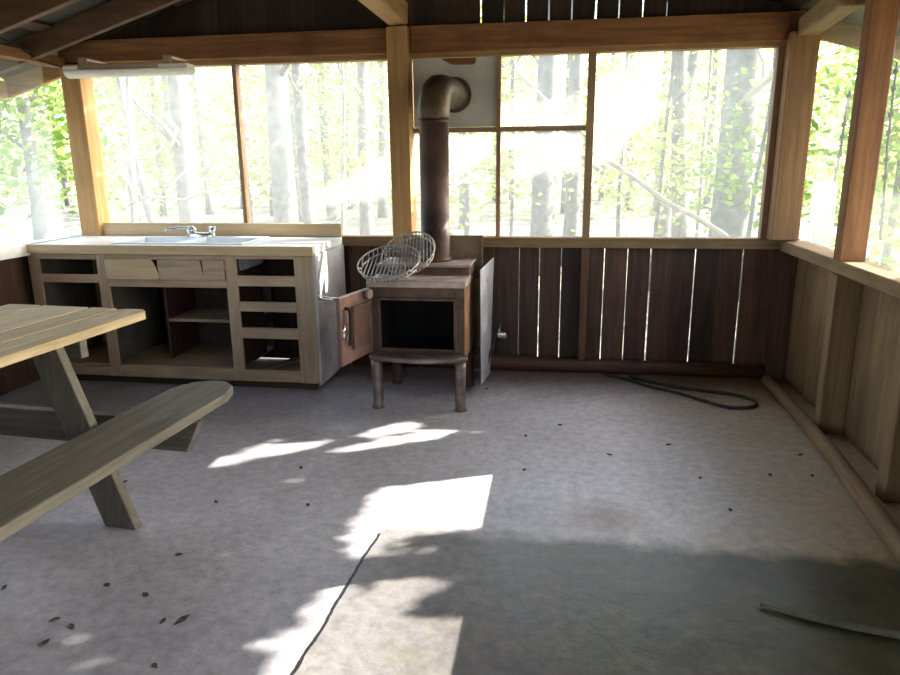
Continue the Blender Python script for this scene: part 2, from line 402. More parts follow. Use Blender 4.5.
struct(MB().tube([(-1.45, 4.79, .045), (-.6, 4.785, .05), (.3, 4.785, .047), (1.40, 4.79, .045)], [.05, .052, .05, .048], 12).build('baseboard_back', W['darkX']))
post(.17, .222, 4.755, 4.842, .09, .872, W['raftZ'], nxt())                # stud below the sill
# mullions and panes
def window(n, rect, y, m, label, mull=()):
    x0, x1, z0, z1 = rect
    o = MB().box(x0, x1, y, y+.004, z0, z1).build('window_%d' % n, m)
    struct(o, label)
    for a in mull:
        f = MB().box(*a).build('mullion', W['frameZ'] if (a[5]-a[4]) > (a[1]-a[0]) else W['frameX'], o, bevel=.003)
    return o
zs, zh = .94, 2.095
window(1, (-3.285, -2.20, zs, zh), 4.82, M_screen, 'cloudy plastic window left of the thin mullion above the sink', [(-2.215, -2.185, 4.775, 4.835, zs, zh)])
window(2, (-2.20, -1.10, zs, zh), 4.82, M_screen, 'cloudy plastic window above the right end of the counter')
window(3, (-.965, -.394, zs, 1.63), 4.82, M_screen, 'narrow cloudy window behind the stovepipe', [(-.965, .17, 4.78, 4.835, 1.628, 1.66)])
window(4, (-.394, .19, zs, 1.63), 4.82, M_screen, 'lower square window right of the stovepipe', [(-.408, -.380, 4.775, 4.835, zs, zh)])
window(5, (-.394, .19, 1.66, zh), 4.82, M_screen, 'upper square window right of the grey metal panel')
window(6, (.19, 1.335, zs, zh), 4.82, M_screen, 'large cloudy window at the right end of the back wall', [(.172, .220, 4.765, 4.835, zs, zh), (1.30, 1.335, 4.77, 4.835, zs, zh)])

# right wall
XB = 1.545
b = MB(); y = 4.83
while y > Y0:
    wd = random.choice((.19, .23, .26, .2)); y2 = max(y-wd, Y0); d = random.uniform(-.003, .003)
    b.box(XB+d, XB+.022+d, y2+.0015, y-.0015, -.03, .87); y = y2
struct(b.build('wall_right', W['tanZ'], org=(XB, 1.7, 0)), 'vertical tan boards below the right windows')
struct(MB().box(XR, 1.57, Y0, 4.748, .862, .935, jit=.004).build(nxt(), W['tanY'], bevel=.006))
for i, y in enumerate((3.77, 2.98, 1.95, .95, -.1, -1.2)):
    post(XR, XB, y, y+.09, 0, .862, W['tanZ'], nxt())
    post(XR, XB, y, y+.09, .935, 2.30 if y > 3.7 else 2.20, W['beamZ'] if y > 3.7 else W['postZ'], nxt())
ys = [4.66, 3.86, 3.07, 2.04, 1.04, -.01]; ye = [3.86, 3.07, 2.04, 1.04, -.01, -1.11]
for i, (a, b_) in enumerate(zip(ys, ye)):
    lo = b_-(.09 if i else .09)
    o = MB().box(1.535, 1.539, b_, a-.09 if i else a, .935, 2.17).build('window_%d' % (7+i), M_screenR); struct(o)
# top plate resting in the notch of the corner post, running forward
struct(MB().quadbox([(1.365, 4.66, 2.135), (1.49, 4.74, 2.135), (1.43, 3.87, 2.145), (1.31, 3.87, 2.145),
                     (1.365, 4.66, 2.235), (1.49, 4.74, 2.235), (1.43, 3.87, 2.25), (1.31, 3.87, 2.25)]).build(nxt(), W['tanY'], bevel=.01))
struct(MB().box(1.45, 1.54, Y0, 3.74, 2.16, 2.25).build(nxt(), W['tanY'], bevel=.006))
# crooked pole along the foot of the right wall
struct(MB().tube([(1.385, 4.62, .036), (1.38, 4.0, .037), (1.36, 3.4, .039), (1.31, 2.8, .041), (1.27, 2.2, .042), (1.27, 0, .04)], [.034, .036, .038, .04, .042, .04], 10).build('baseboard_right', W['tanY'], smooth=True))

# left wall
b = MB(); y = 4.83
while y > Y0:
    wd = random.choice((.19, .23, .26)); y2 = max(y-wd, Y0); b.box(-3.54, -3.52, y2+.0015, y-.0015, -.03, .88); y = y2
struct(b.build('wall_left', W['darkZ'], org=(-3.53, 1.7, 0)), 'dark boards below the left windows')
struct(MB().box(-3.56, -3.41, Y0, 4.68, .87, .94).build(nxt(), M_white, bevel=.005))  # left sill: white colour stands in for sunlight on it
for y in (3.0, 1.9, .8, -.3, -1.4):
    post(-3.51, XL, y, y+.09, 0, .87, W['darkZ'], nxt()); post(-3.51, XL, y, y+.09, .94, 2.10, W['postZ'], nxt())
struct(MB().box(-3.50, -3.40, Y0, 4.72, 2.10, 2.165).build(nxt(), W['beamY'], bevel=.004))
for i, (a, b_) in enumerate(((4.6, 3.09), (3.0, 1.99), (1.9, .89), (.8, -.21))):
    struct(MB().box(-3.504, -3.50, b_, a, .94, 2.10).build('window_%d' % (13+i), M_screen))
# unseen front wall, added to dim light from behind: boards, doorway, gable, posts
struct(boards([-3.5+.2*i for i in range(11)], [.002]*11, Y0-.03, Y0, -.02, lambda x: 2.12).build('wall_front', W['darkZ'], org=(-2.5, Y0, 0)))
struct(boards([-.3+.185*i for i in range(11)], [.002]*11, Y0-.03, Y0, -.02, lambda x: 2.12).build('wall_front', W['darkZ'], org=(.6, Y0, 0)))
struct(boards([-3.5+.2*i for i in range(26)], [.002]*26, Y0-.03, Y0, 2.10, lambda x: zr(x)).build('wall_front', W['darkZ'], org=(-1, Y0, 2.1)))
for x in (-1.58, -.35): post(x, x+.13, Y0, Y0+.12, 0, 2.2, W['postZ'], nxt())
# tie beam from the centre post towards the viewer
struct(MB().box(-1.085, -.965, -1.0, 4.70, 2.285, 2.42, jit=.004).build(nxt(), W['postY'], bevel=.006))

# ================================================================= KITCHEN CABINET
cab = tag(empty('kitchen_cabinet', (-2.45, 4.4, 0)), 'long doorless wooden base cabinet with empty drawer openings under the back window', 'cabinet')
YF = 4.12
b = MB()
def face(x0, x1, z0, z1, dy=0): return MB().box(x0, x1, YF+dy, YF+.02+dy, z0, z1, jit=.002)
for (x0, x1) in ((-3.435, -3.36), (-2.945, -2.875), (-2.06, -1.985), (-1.605, -1.48)):
    face(x0, x1, .06, .888).build('stile', W['cabZ'], cab, bevel=.003)
def zc(py): return onY(293, py, YF).z
xa, xb = -1.985, -1.605
for (z0, z1) in ((zc(259.6), .888), (zc(287), zc(276.7)), (zc(313), zc(302.7)), (zc(339.6), zc(329)), (.06, zc(371))):
    face(xa, xb, z0, z1, .001).build('rail', W['cabX'], cab, bevel=.003)
face(-3.36, -2.945, .846, .888, .001).build('rail', W['cabX'], cab, bevel=.003)
face(-3.36, -2.945, .692, .748, .001).build('rail', W['cabX'], cab, bevel=.003)
face(-2.875, -2.06, .672, .722, .001).build('rail', W['cabX'], cab, bevel=.003)
face(-2.875, -2.06, .85, .888, .001).build('rail', W['cabX'], cab, bevel=.003)
face(-3.36, -2.945, .06, .125, .001).build('rail', W['cabX'], cab, bevel=.003)
face(-2.875, -2.06, .06, .14, .001).build('rail', W['cabX'], cab, bevel=.003)
for x0, x1, sk, m in ((-2.878, -2.520, .03, 'plyX'), (-2.510, -2.21, .012, 'cabX'), (-2.205, -2.062, 0, 'cabX')):
    MB().quadbox([(x0, YF-.014, .722), (x1+sk, YF-.014, .722), (x1+sk, YF-.001, .722), (x0, YF-.001, .722),
                  (x0, YF-.014, .852), (x1-sk, YF-.014, .852), (x1-sk, YF-.001, .852), (x0, YF-.001, .852)]).build('false_drawer_front', W[m], cab, bevel=.002)
MB().box(-1.482, -1.464, YF+.002, 4.72, .05, .888).build('side_panel', M_cabside, cab)
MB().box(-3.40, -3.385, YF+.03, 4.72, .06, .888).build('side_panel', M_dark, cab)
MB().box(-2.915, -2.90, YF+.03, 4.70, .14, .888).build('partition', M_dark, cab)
MB().box(-2.03, -2.012, YF+.03, 4.55, .14, .888).build('partition', W['darkZ'], cab)
MB().box(-3.38, -2.03, YF+.03, 4.72, .12, .14).build('bottom_shelf', W['cabX'], cab)
MB().box(-2.60, -2.035, 4.32, 4.72, .40, .42).build('shelf', W['cabX'], cab)
MB().box(-2.62, -2.60, 4.32, 4.72, .14, .66).build('partition', W['darkZ'], cab)
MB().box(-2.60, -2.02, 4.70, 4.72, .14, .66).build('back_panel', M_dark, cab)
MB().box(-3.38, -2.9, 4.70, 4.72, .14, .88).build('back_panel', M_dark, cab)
for z in (.70, .56, .40, .22):
    MB().bar((-1.60, YF+.03, z), (-1.68, 4.66, z), .03, .022).build('drawer_runner', W['darkY'], cab)
MB().bar((-1.99, YF+.04, .10), (-1.66, 4.6, .12), .07, .02).build('floor_slat', W['cabY'], cab)
MB().bar((-1.80, YF+.04, .10), (-1.52, 4.5, .12), .07, .02).build('floor_slat', W['cabY'], cab)
MB().box(-3.43, -1.53, 4.18, 4.21, 0, .062).build('plinth', W['darkX'], cab)

# countertop with two sink holes
ct = tag(empty('countertop', (-2.45, 4.4, .89)), 'long white laminate countertop with plywood edge and backsplash', 'countertop')
b = MB(); z0, z1 = .892, .940
X0, X1 = -3.445, -1.475
S1, S2, SY0, SY1 = (-2.86, -2.45), (-2.40, -1.99), 4.22, 4.56
b.box(X0, X1, 4.115, SY0, z0, z1).box(X0, X1, SY1, 4.722, z0, z1).box(X0, S1[0], SY0, SY1, z0, z1)
b.box(S1[1], S2[0], SY0, SY1, z0, z1).box(S2[1], X1, SY0, SY1, z0, z1)
b.build('top', M_white, ct)
MB().box(X0, X1+.004, 4.095, 4.114, .886, .943).build('front_edge', W['plyX'], ct, bevel=.003)
MB().box(-3.28, -1.48, 4.724, 4.749, .941, 1.03).build('backsplash', W['plyX'], ct, bevel=.003)

sk = tag(empty('kitchen_sink', (-2.42, 4.39, .94)), 'double bowl steel sink set into the white countertop', 'sink')
b = MB()
for (a, c) in (S1, S2):
    a += .004; c -= .004; y0, y1 = SY0+.004, SY1-.004
    b.box(a, a+.006, y0, y1, .78, .944).box(c-.006, c, y0, y1, .78, .944).box(a, c, y0, y0+.006, .78, .944).box(a, c, y1-.006, y1, .78, .944).box(a, c, y0, y1, .774, .78)
b.build('bowl', M_steel, sk)
b = MB()
a, c = S1[0]-.02, S2[1]+.02
b.box(a, c, SY0-.02, SY0+.006, .9405, .949).box(a, c, SY1-.006, SY1+.075, .9405, .949).box(a, S1[0]+.008, SY0, SY1, .9405, .949)
b.box(S2[1]-.008, c, SY0, SY1, .9405, .949).box(S1[1]-.008, S2[0]+.008, SY0, SY1, .9405, .949)
b.build('rim', M_steel, sk, bevel=.003)

fc = tag(empty('faucet', (-2.45, 4.60, .949)), 'old chrome two-handle faucet on the sink ledge, spout swung left', 'faucet')
MB().tube([(-2.53, 4.60, .953), (-2.45, 4.60, .953), (-2.37, 4.60, .953)], [.024, .026, .024], 12).build('base_bar', M_chrome, fc, smooth=True)
MB().tube([(-2.50, 4.60, .955), (-2.50, 4.60, 1.0), (-2.52, 4.59, 1.012), (-2.60, 4.56, 1.010), (-2.665, 4.53, 1.004), (-2.675, 4.525, .985)], [.013, .012, .011, .010, .010, .010], 10).build('spout', M_chrome, fc)
for x in (-2.535, -2.37):
    h = MB().tube([(x, 4.60, .95), (x, 4.60, .975), (x, 4.60, .985), (x, 4.60, 1.005)], [.022, .016, .024, .020], 12).build('handle', M_chrome, fc)
    MB().bar((x-.032, 4.60, 1.012), (x+.032, 4.595, 1.012), .014, .014).bar((x, 4.57, 1.012), (x, 4.63, 1.012), .014, .014).build('cross_grip', M_chrome, h, bevel=.004)

# ================================================================= WOOD STOVE
st = tag(empty('wood_stove', (-.79, 4.15, 0)), 'rusty cast iron step-top wood stove with its door open', 'stove')
x0, x1, yf, yb = -1.075, -.515, 3.95, 4.44
T = .018
b = MB()                                                       # firebox shell with an open front
b.box(x0, x0+T, yf, yb, .29, .735).box(x0+T, x1-T, yf, yb, .29, .29+T).box(x0+T, x1-T, yb-T, yb, .29, .735)
b.box(x0, x0+.055, yf-.012, yf, .29, .735).box(x1-.055, x1, yf-.012, yf, .29, .735).box(x0+.055, x1-.055, yf-.012, yf, .655, .735).box(x0+.055, x1-.055, yf-.012, yf, .29, .365)
b.build('firebox', M_rust, st, bevel=.004)
MB().box(x1-T, x1, yf, yb, .29, .735).build('side_plate', M_rustside, st)
b = MB()                                                        # soot black liner
b.box(x0+T, x0+T+.006, yf+.002, yb-T, .308, .73).box(x1-T-.006, x1-T, yf+.002, yb-T, .308, .73).box(x0+T, x1-T, yb-T-.006, yb-T, .308, .73).box(x0+T, x1-T, yf+.002, yb-T, .308, .316).box(x0+T, x1-T, yf+.002, yb-T, .722, .73)
b.build('liner', M_soot, st)
b = MB()                                                        # raised rim around the mouth
b.box(x0+.045, x0+.062, yf-.03, yf-.01, .35, .67).box(x1-.062, x1-.045, yf-.03, yf-.01, .35, .67).box(x0+.045, x1-.045, yf-.03, yf-.01, .655, .672).box(x0+.045, x1-.045, yf-.03, yf-.01, .350, .367)
b.build('door_frame', M_rust, st, bevel=.004)
MB().box(x0-.012, x1+.012, yf-.05, 4.17, .736, .775).build('top_plate', M_plate, st, bevel=.005)
b = MB(); b.quadbox([(x0, 4.14, .775), (x1, 4.14, .775), (x1, 4.17, .775), (x0, 4.17, .775), (x0, 4.15, .82), (x1, 4.15, .82), (x1, 4.17, .82), (x0, 4.17, .82)])
b.box(x0, x1, 4.17, yb, .735, .82); b.build('step_riser', M_rust, st)
MB().box(x0-.01, x1+.01, 4.14, yb+.02, .821, .838).build('upper_plate', M_plate, st, bevel=.004)
# curved ash lip
poly = [(x0-.01, yf-.012, .305)]
for i in range(13):
    t_ = i/12; poly.append((x0-.01+(x1-x0+.03)*t_, yf-.06-.075*math.sin(math.pi*t_)**.7, .305))
poly.append((x1+.02, yf-.012, .305))
MB().prism(poly, (0, 0, .028)).build('ash_lip', M_steelleg, st, bevel=.006)
for px, py, m in ((x0+.035, 3.90, M_steelleg), (x1-.02, 3.90, M_steelleg), (x0+.04, 4.40, M_rust), (x1-.03, 4.40, M_rust)):
    MB().tube([(px, py, .305), (px, py, .25), (px+.004*(1 if px < -.8 else -1), py, .06), (px, py, .02), (px, py, 0)], [.037, .034, .031, .031, .038], 14).build('leg', m, st)
# open door
h, fr = Vector((-1.09, 3.935, 0)), Vector((-1.185, 3.615, 0)); d = (fr-h).normalized(); nrm = Vector((-d.y, d.x, 0))
if nrm.x < 0: nrm = -nrm
def dp(u, v, o): return h+d*u+nrm*o+Vector((0, 0, v))
b = MB(); wd = (fr-h).length
b.quadbox([dp(0, .345, 0), dp(wd, .335, 0), dp(wd, .335, .03), dp(0, .345, .03), dp(0, .73, 0), dp(wd, .725, 0), dp(wd, .725, .03), dp(0, .73, .03)])
door = b.build('door', M_door, st, bevel=.006)
b = MB()
b.quadbox([dp(.06, .41, .031), dp(wd-.10, .41, .031), dp(wd-.10, .41, .05), dp(.06, .41, .05), dp(.06, .66, .031), dp(wd-.10, .66, .031), dp(wd-.10, .66, .05), dp(.06, .66, .05)])
b.build('inner_baffle', M_rust, door, bevel=.006)
MB().tube([dp(wd-.05, .66, .02), dp(wd-.05, .655, .055), dp(wd-.05, .62, .065), dp(wd-.05, .50, .06), dp(wd-.05, .45, .05)], [.010, .010, .012, .012, .010], 8).build('latch', M_soot, door)
MB().tube([dp(wd-.02, .49, .03), dp(wd-.02, .57, .036)], .011, 8).build('latch_plate', M_chrome, door)  # chrome bar added as the bright highlight near the door edge
MB().tube([dp(wd-.07, .70, -.005), dp(wd-.01, .715, -.03), dp(wd+.01, .72, -.06), dp(wd+.0, .72, -.10)], [.010, .009, .012, .014], 8).build('spring_handle', M_chrome, door)
MB().tube([dp(.07, .705, .03), dp(.07, .705, .05), dp(.07, .705, .066)], [.018, .030, .026], 14).build('draft_knob', M_plate, door)
MB().tube([dp(-.005, .66, .01), dp(-.005, .72, .01)], .012, 8).build('hinge', M_steelleg, door); MB().tube([dp(-.005, .36, .01), dp(-.005, .43, .01)], .012, 8).build('hinge', M_steelleg, door)
# heat shields
MB().box(-.985, -.465, 4.462, 4.468, .25, .975).box(-.478, -.462, 4.452, 4.472, .25, .980).box(-.99, -.465, 4.455, 4.472, .968, .982).build('rear_shield', M_brownshield, st)
MB().quadbox([(-.445, 4.19, .07), (-.425, 4.55, .04), (-.421, 4.55, .04), (-.441, 4.19, .07), (-.452, 4.19, .80), (-.415, 4.70, .81), (-.411, 4.70, .81), (-.448, 4.19, .80)]).build('side_shield', M_shield, st)
for z_ in (.10, .70): MB().bar((-.52, 4.42, z_), (-.43, 4.42, z_), .02, .02).build('shield_bracket', M_steelleg, st)

# stovepipe
sp = tag(empty('stovepipe', (-.747, 4.33, .838)), 'rust-brown stovepipe rising from the stove to the wall panel', 'stovepipe')
cx, cy = -.747, 4.33
MB().tube([(cx, cy, .838), (cx, cy, .86), (cx, cy, .861), (cx, cy, 1.66), (cx, cy, 1.661), (cx, cy, 1.685)], [.105, .105, .089, .089, .094, .094], 28).build('pipe', M_pipe, sp)
pts = [(cx, cy, 1.685), (cx, cy, 1.70)]
for i in range(0, 7):
    a = math.pi/2*i/6; pts.append((cx+.02*(1-math.cos(a)), cy+.13*(1-math.cos(a)), 1.71+.15*math.sin(a)))
pts += [(cx+.045, 4.60, 1.862), (cx+.065, 4.80, 1.865)]
MB().tube(pts, [.092, .097]+[.097]*7+[.095, .095], 28).build('elbow', M_elbow, sp)
MB().tube([(cx+.065, 4.775, 1.863), (cx+.067, 4.795, 1.863)], [.112, .108], 28).build('collar', M_elbow, sp)

# sheet-metal thimble panel
pn = tag(empty('metal_panel', (-.66, 4.81, 1.66)), 'grey sheet metal panel around the stovepipe outlet', 'panel')
MB().box(-.962, -.410, 4.802, 4.808, 1.662, 2.094).build('sheet', M_panel, pn)
MB().prism([(-.78, 4.800, 2.092), (-.70, 4.800, 2.052), (-.56, 4.800, 2.050), (-.545, 4.800, 2.066), (-.545, 4.800, 2.092)], (0, -.003, 0)).build('bare_wood_patch', W['beamX'], pn)

# grates on the stove
def grate(name, c, r, tiltx, tilty, label, n=15, rim=.0045):
    o = empty(name, c)
    R_ = Matrix.Rotation(tilty, 3, 'Y') @ Matrix.Rotation(tiltx, 3, 'X')
    def P(x, y, z): return Vector(c) + R_ @ Vector((x, y, z))
    def ring(rr, z, rad, nm):
        b = MB(); m_ = 40
        b.tube([P(rr*math.cos(2*math.pi*i/m_), rr*math.sin(2*math.pi*i/m_), z) for i in range(m_+1)], rad, 8, cap=False); b.build(nm, M_wire, o)
    ring(r, .035, rim, 'rim'); ring(r*.93, .0, rim*.9, 'lower_ring')
    b = MB()
    for i in range(n):
        x = -r*.92 + 2*r*.92*i/(n-1); yy = math.sqrt(max(0, (r*.985)**2-x*x))
        y2 = math.sqrt(max(0, (r*.92)**2-x*x))
        b.tube([P(x, -yy, .035), P(x, -y2-.001, 0), P(x, y2+.001, 0), P(x, yy, .035)], .0042, 6)
    b.build('bars', M_wire, o)
    return tag(o, label, 'grate', 'round wire grates on the stove')
grate('grill_grate', (-.965, 4.00, .845), .185, math.radians(24), math.radians(-4), 'front round wire grill grate lying tilted on the left of the stove top')
grate('grill_grate', (-.865, 4.10, .895), .165, math.radians(38), math.radians(-12), 'round wire grill grate leaning up behind the lower grate')

# poker hooked over the side shield, with coil grip
pk = tag(empty('poker', (-.35, 4.66, .0)), 'thin iron poker with coil grip leaning between stove and back wall', 'poker')
MB().tube([(-.46, 4.40, .0), (-.415, 4.52, .20), (-.385, 4.62, .30), (-.36, 4.72, .36)], .006, 8).build('rod', M_cable, pk)
b = MB(); pts = []
for i in range(73):
    t_ = i/72; p = Vector((-.385, 4.73, .262)).lerp(Vector((-.325, 4.735, .262)), t_); a = t_*2*math.pi*6
    pts.append(p+Vector((0, math.cos(a)*.02, math.sin(a)*.026)))
b.tube(pts, .006, 6)
b.tube([(-.36, 4.72, .36), (-.375, 4.73, .30), (-.385, 4.73, .262), (-.33, 4.735, .262)], .007, 6); b.build('coil_grip', M_chrome, pk)

# ================================================================= PICNIC TABLE
pt = empty('picnic_table', (0, 0, 0))
tag(pt, 'weathered wooden picnic table with attached plank benches', 'table')
def tl(x, y, z): return Vector((x, y, z))
def plank(b, x0, x1, y0, y1, z0, z1, c=.05, both=True):
    poly = [(x0+c, y1, z0), (x0, y1-c, z0), (x0, y0+c, z0), (x0+c, y0, z0), (x1-c, y0, z0), (x1, y0+c, z0), (x1, y1-c, z0), (x1-c, y1, z0)]
    b.prism(poly, (0, 0, z1-z0))
L2 = .82
b = MB()
for a_, c_ in ((-.40, -.215), (-.195, .062), (.082, .222), (.242, .40)):
    plank(b, a_, c_, -L2, L2-(0 if c_ > .3 else random.uniform(0, .008)), .725, .765, .035 if c_ > .3 else .006)
b.build('tabletop', W['tableY'], pt, bevel=.003)
for sx in (1, -1):
    b = MB(); poly = []
    xi, xo = .575, .875
    prof = [(xi, -L2+.12), (xi+.03, -L2+.04), (xi+.10, -L2), (xo-.09, -L2), (xo-.02, -L2+.05), (xo, -L2+.14),
            (xo, L2-.16), (xo-.03, L2-.06), (xo-.10, L2), (xi+.13, L2), (xi+.05, L2-.05), (xi, L2-.16)]
    b.prism([(sx*x, y, .385) for x, y in prof], (0, 0, .045)); b.build('bench', W['greyY'], pt, bevel=.008)
for y in (.17, -.80):
    yt, yc = (y+.10, y+.245) if y > 0 else (y+.06, y+.03)
    for sx in (1, -1):
        MB().quadbox([(sx*.575, y-.022, 0), (sx*.72, y-.022, 0), (sx*.72, y+.022, 0), (sx*.575, y+.022, 0),
                      (sx*.23, yt-.022, .722), (sx*.37, yt-.022, .722), (sx*.37, yt+.022, .722), (sx*.23, yt+.022, .722)]).build('leg', W['greyZ'], pt, bevel=.004)
    MB().quadbox([(-.82, yc-.022, .245), (.82, yc-.022, .245), (.82, yc+.022, .245), (-.82, yc+.022, .245),
                  (-.89, yc-.022, .384), (.89, yc-.022, .384), (.89, yc+.022, .384), (-.89, yc+.022, .384)]).build('crossbeam', W['greyX'], pt, bevel=.004)
    MB().box(-.36, .36, yc-.022, yc+.022, .635, .724).build('top_cleat', W['greyX'], pt, bevel=.004)
pt.location = (-2.385, 2.25, 0); pt.rotation_euler = (0, 0, math.radians(-4.5))

# ================================================================= FLUORESCENT LAMP
fl = tag(empty('fluorescent_lamp', (-2.8, 4.50, 2.0)), 'old fluorescent strip lamp with milky cover hung under the header', 'lamp')
b = MB(); n = 14
prof = [(-.058*math.cos(math.pi*i/10)*1.0, -.046*math.sin(math.pi*i/10)) for i in range(11)]
xa, xb = -3.235, -2.36
b.prism([(xa, 4.50+u, 2.045+v) for u, v in prof], (xb-xa, 0, 0)); b.build('lens', M_lens, fl, bevel=.006)
MB().box(-3.10, -2.50, 4.455, 4.545, 2.047, 2.075).build('pan', M_lamppan, fl, bevel=.003)
MB().box(-3.235, -3.13, 4.447, 4.553, 2.046, 2.072).build('end_cap', M_lens, fl, bevel=.004)
MB().box(-2.56, -2.36, 4.447, 4.553, 2.046, 2.068).build('end_cap', M_lens, fl, bevel=.004)
for x in (-3.12, -2.52):
    MB().box(x-.02, x+.02, 4.48, 4.52, 2.068, 2.125).box(x-.02, x+.02, 4.48, 4.74, 2.119, 2.127).build('hanger', M_lamppan, fl)
cb = MB(); cb.tube([onX(p[0], p[1], -3.39) for p in ((0, 38), (18, 46), (40, 61), (58, 66))] + [Vector((-3.25, 4.50, 2.06))], .006, 6)
tag(cb.build('power_cable', M_cable), 'thin black cable drooping from the left beam to the lamp', 'cable')

# ================================================================= FLOOR ITEMS
pts = [(.36, 4.70), (.485, 4.626), (.63, 4.47), (.80, 4.35), (.994, 4.15), (1.10, 4.12), (1.20, 4.17), (1.22, 4.27), (1.12, 4.37), (.98, 4.42), (.80, 4.48), (.62, 4.60), (.50, 4.70)]
cu = []
for i in range(len(pts)-1):
    for j in range(4):
        t_ = j/4; p0 = pts[max(i-1, 0)]; p1 = pts[i]; p2 = pts[i+1]; p3 = pts[min(i+2, len(pts)-1)]
        q = [.5*((2*p1[m_]) + (-p0[m_]+p2[m_])*t_ + (2*p0[m_]-5*p1[m_]+4*p2[m_]-p3[m_])*t_*t_ + (-p0[m_]+3*p1[m_]-3*p2[m_]+p3[m_])*t_**3) for m_ in (0, 1)]
        cu.append((q[0], q[1], .011))
b = MB(); b.tube(cu, .010, 8)
tag(b.build('cord', M_cable), 'dark cord lying in a loose loop on the floor by the back wall', 'cord')
b = MB(); b.tube([(.700, 2.155, .011), (.812, 2.111, .011), (.947, 2.072, .012), (1.084, 2.045, .012), (1.19, 2.03, .01)], [.007, .011, .012, .012, .008], 10)
tag(b.build('stick', M_stick), 'pale bent wooden stick lying on the dark slab near the right wall', 'stick')
spots = [(182, 620), (107, 585), (146, 595), (163, 621), (178, 555), (155, 666), (55, 620), (72, 627), (45, 643), (4, 588), (308, 505), (216, 502), (301, 468), (125, 482), (487, 389), (526, 436), (560, 425), (524, 470), (610, 455), (668, 445), (700, 478), (730, 510), (770, 475), (812, 476), (800, 455)]
for i, (px, py) in enumerate(spots):
    p = onZ(px, py); s_ = .010 if i else .017
    a = random.uniform(0, 6); b = MB(); poly = []
    for q in range(6):
        r_ = s_*random.uniform(.7, 1.3)*(1.5 if q % 3 == 0 else .8); poly.append((p.x+r_*math.cos(a+q*math.pi/3), p.y+r_*math.sin(a+q*math.pi/3), .0005))
    b.prism(poly, (0, 0, .004))
    o = b.build('leaf_fragment', M_leafbit)
    tag(o, 'small dark dry leaf fragment lying on the concrete floor' if i else 'largest dark leaf fragment on the bare floor in front of the bench', 'leaf', 'leaf fragments on the floor')

# ================================================================= WOODS OUTSIDE
# leaves left out to shape chosen sun patches (floor, cabinet side, counter)
def pin(p, poly):
    c = False; j = len(poly)-1
    for i in range(len(poly)):
        if (poly[i][1] > p[1]) != (poly[j][1] > p[1]) and p[0] < (poly[j][0]-poly[i][0])*(p[1]-poly[i][1])/(poly[j][1]-poly[i][1])+poly[i][0]: c = not c
        j = i
    return c
LIT = []
def lit_floor(px): LIT.append(('z', 0.0, [(v.x, v.y) for v in (onZ(*a) for a in px)]))
def lit_X(px, X): LIT.append(('x', X, [(v.y, v.z) for v in (onX(*a, X) for a in px)]))
def lit_Z(px, Z): LIT.append(('z', Z, [(v.x, v.y) for v in (onZ(*a, Z) for a in px)]))
def lit_Y(px, Y): LIT.append(('y', Y, [(v.x, v.z) for v in (onY(*a, Y) for a in px)]))
lit_floor([(383, 490), (505, 472), (500, 500), (494, 522), (440, 532), (395, 533), (362, 560), (352, 556), (362, 520)])
lit_floor([(340, 580), (352, 578), (330, 625), (298, 680), (262, 680)])
lit_floor([(350, 600), (420, 580), (440, 584), (400, 610), (352, 640), (335, 640)])
lit_floor([(318, 680), (350, 640), (400, 628), (462, 622), (459, 680)])
lit_floor([(150, 470), (185, 465), (229, 455), (227, 462), (185, 472)])
lit_floor([(232, 458), (262, 446), (330, 441), (300, 449), (236, 461)])
lit_floor([(355, 446), (400, 437), (450, 430), (450, 434), (400, 443), (357, 450)])
lit_floor([(358, 437), (390, 426), (424, 422), (390, 433)])
lit_X([(308, 246), (326, 244), (327, 284), (320, 320), (311, 308)], -1.464)
lit_Z([(215, 244), (313, 246), (342, 239), (250, 237)], .94)
LB = []
for ax, c, poly in LIT:
    LB.append((min(p[0] for p in poly)-.02, max(p[0] for p in poly)+.02, min(p[1] for p in poly)-.02, max(p[1] for p in poly)+.02))
def sunny(p):
    for (ax, c, poly), bb in zip(LIT, LB):
        i = 'xyz'.index(ax); s_ = (p[i]-c)/SUN[i]
        if s_ <= 0: continue
        q = [p[m_]-SUN[m_]*s_ for m_ in range(3) if m_ != i]
        if bb[0] < q[0] < bb[1] and bb[2] < q[1] < bb[3] and pin(q, poly): return True
    return False
def leaves(pts, size, name, m, parent, flat=.5):
    vs_, fs = [], []
    for p in pts:
        p = Vector(p); L = size*random.uniform(.6, 1.3); wd = L*random.uniform(.45, .62)
        u = Vector((random.gauss(0, 1), random.gauss(0, 1), random.gauss(0, flat))).normalized()
        v = u.cross(Vector((random.gauss(0, 1), random.gauss(0, 1), random.gauss(0, 1)))).normalized()
        q = [p-u*L/2, p+v*wd/2-u*L*.05, p+u*L/2, p-v*wd/2-u*L*.05]
        if any(sunny(a) for a in [p]+q+[(q[i]+q[(i+1) % 4])/2 for i in range(4)]+[(p+a)/2 for a in q]): continue
        k0 = len(vs_); vs_ += q; fs.append((k0, k0+1, k0+2, k0+3))
    me = bpy.data.meshes.new(name); base = BASE[parent.name]
    me.from_pydata([tuple(v-base) for v in vs_], [], fs); me.materials.append(m)
    o = bpy.data.objects.new(name, me); COL.objects.link(o); o.parent = parent; BASE[o.name] = base
    return o
def gz(x, y): return -.25 + max(0, y-12)*.035
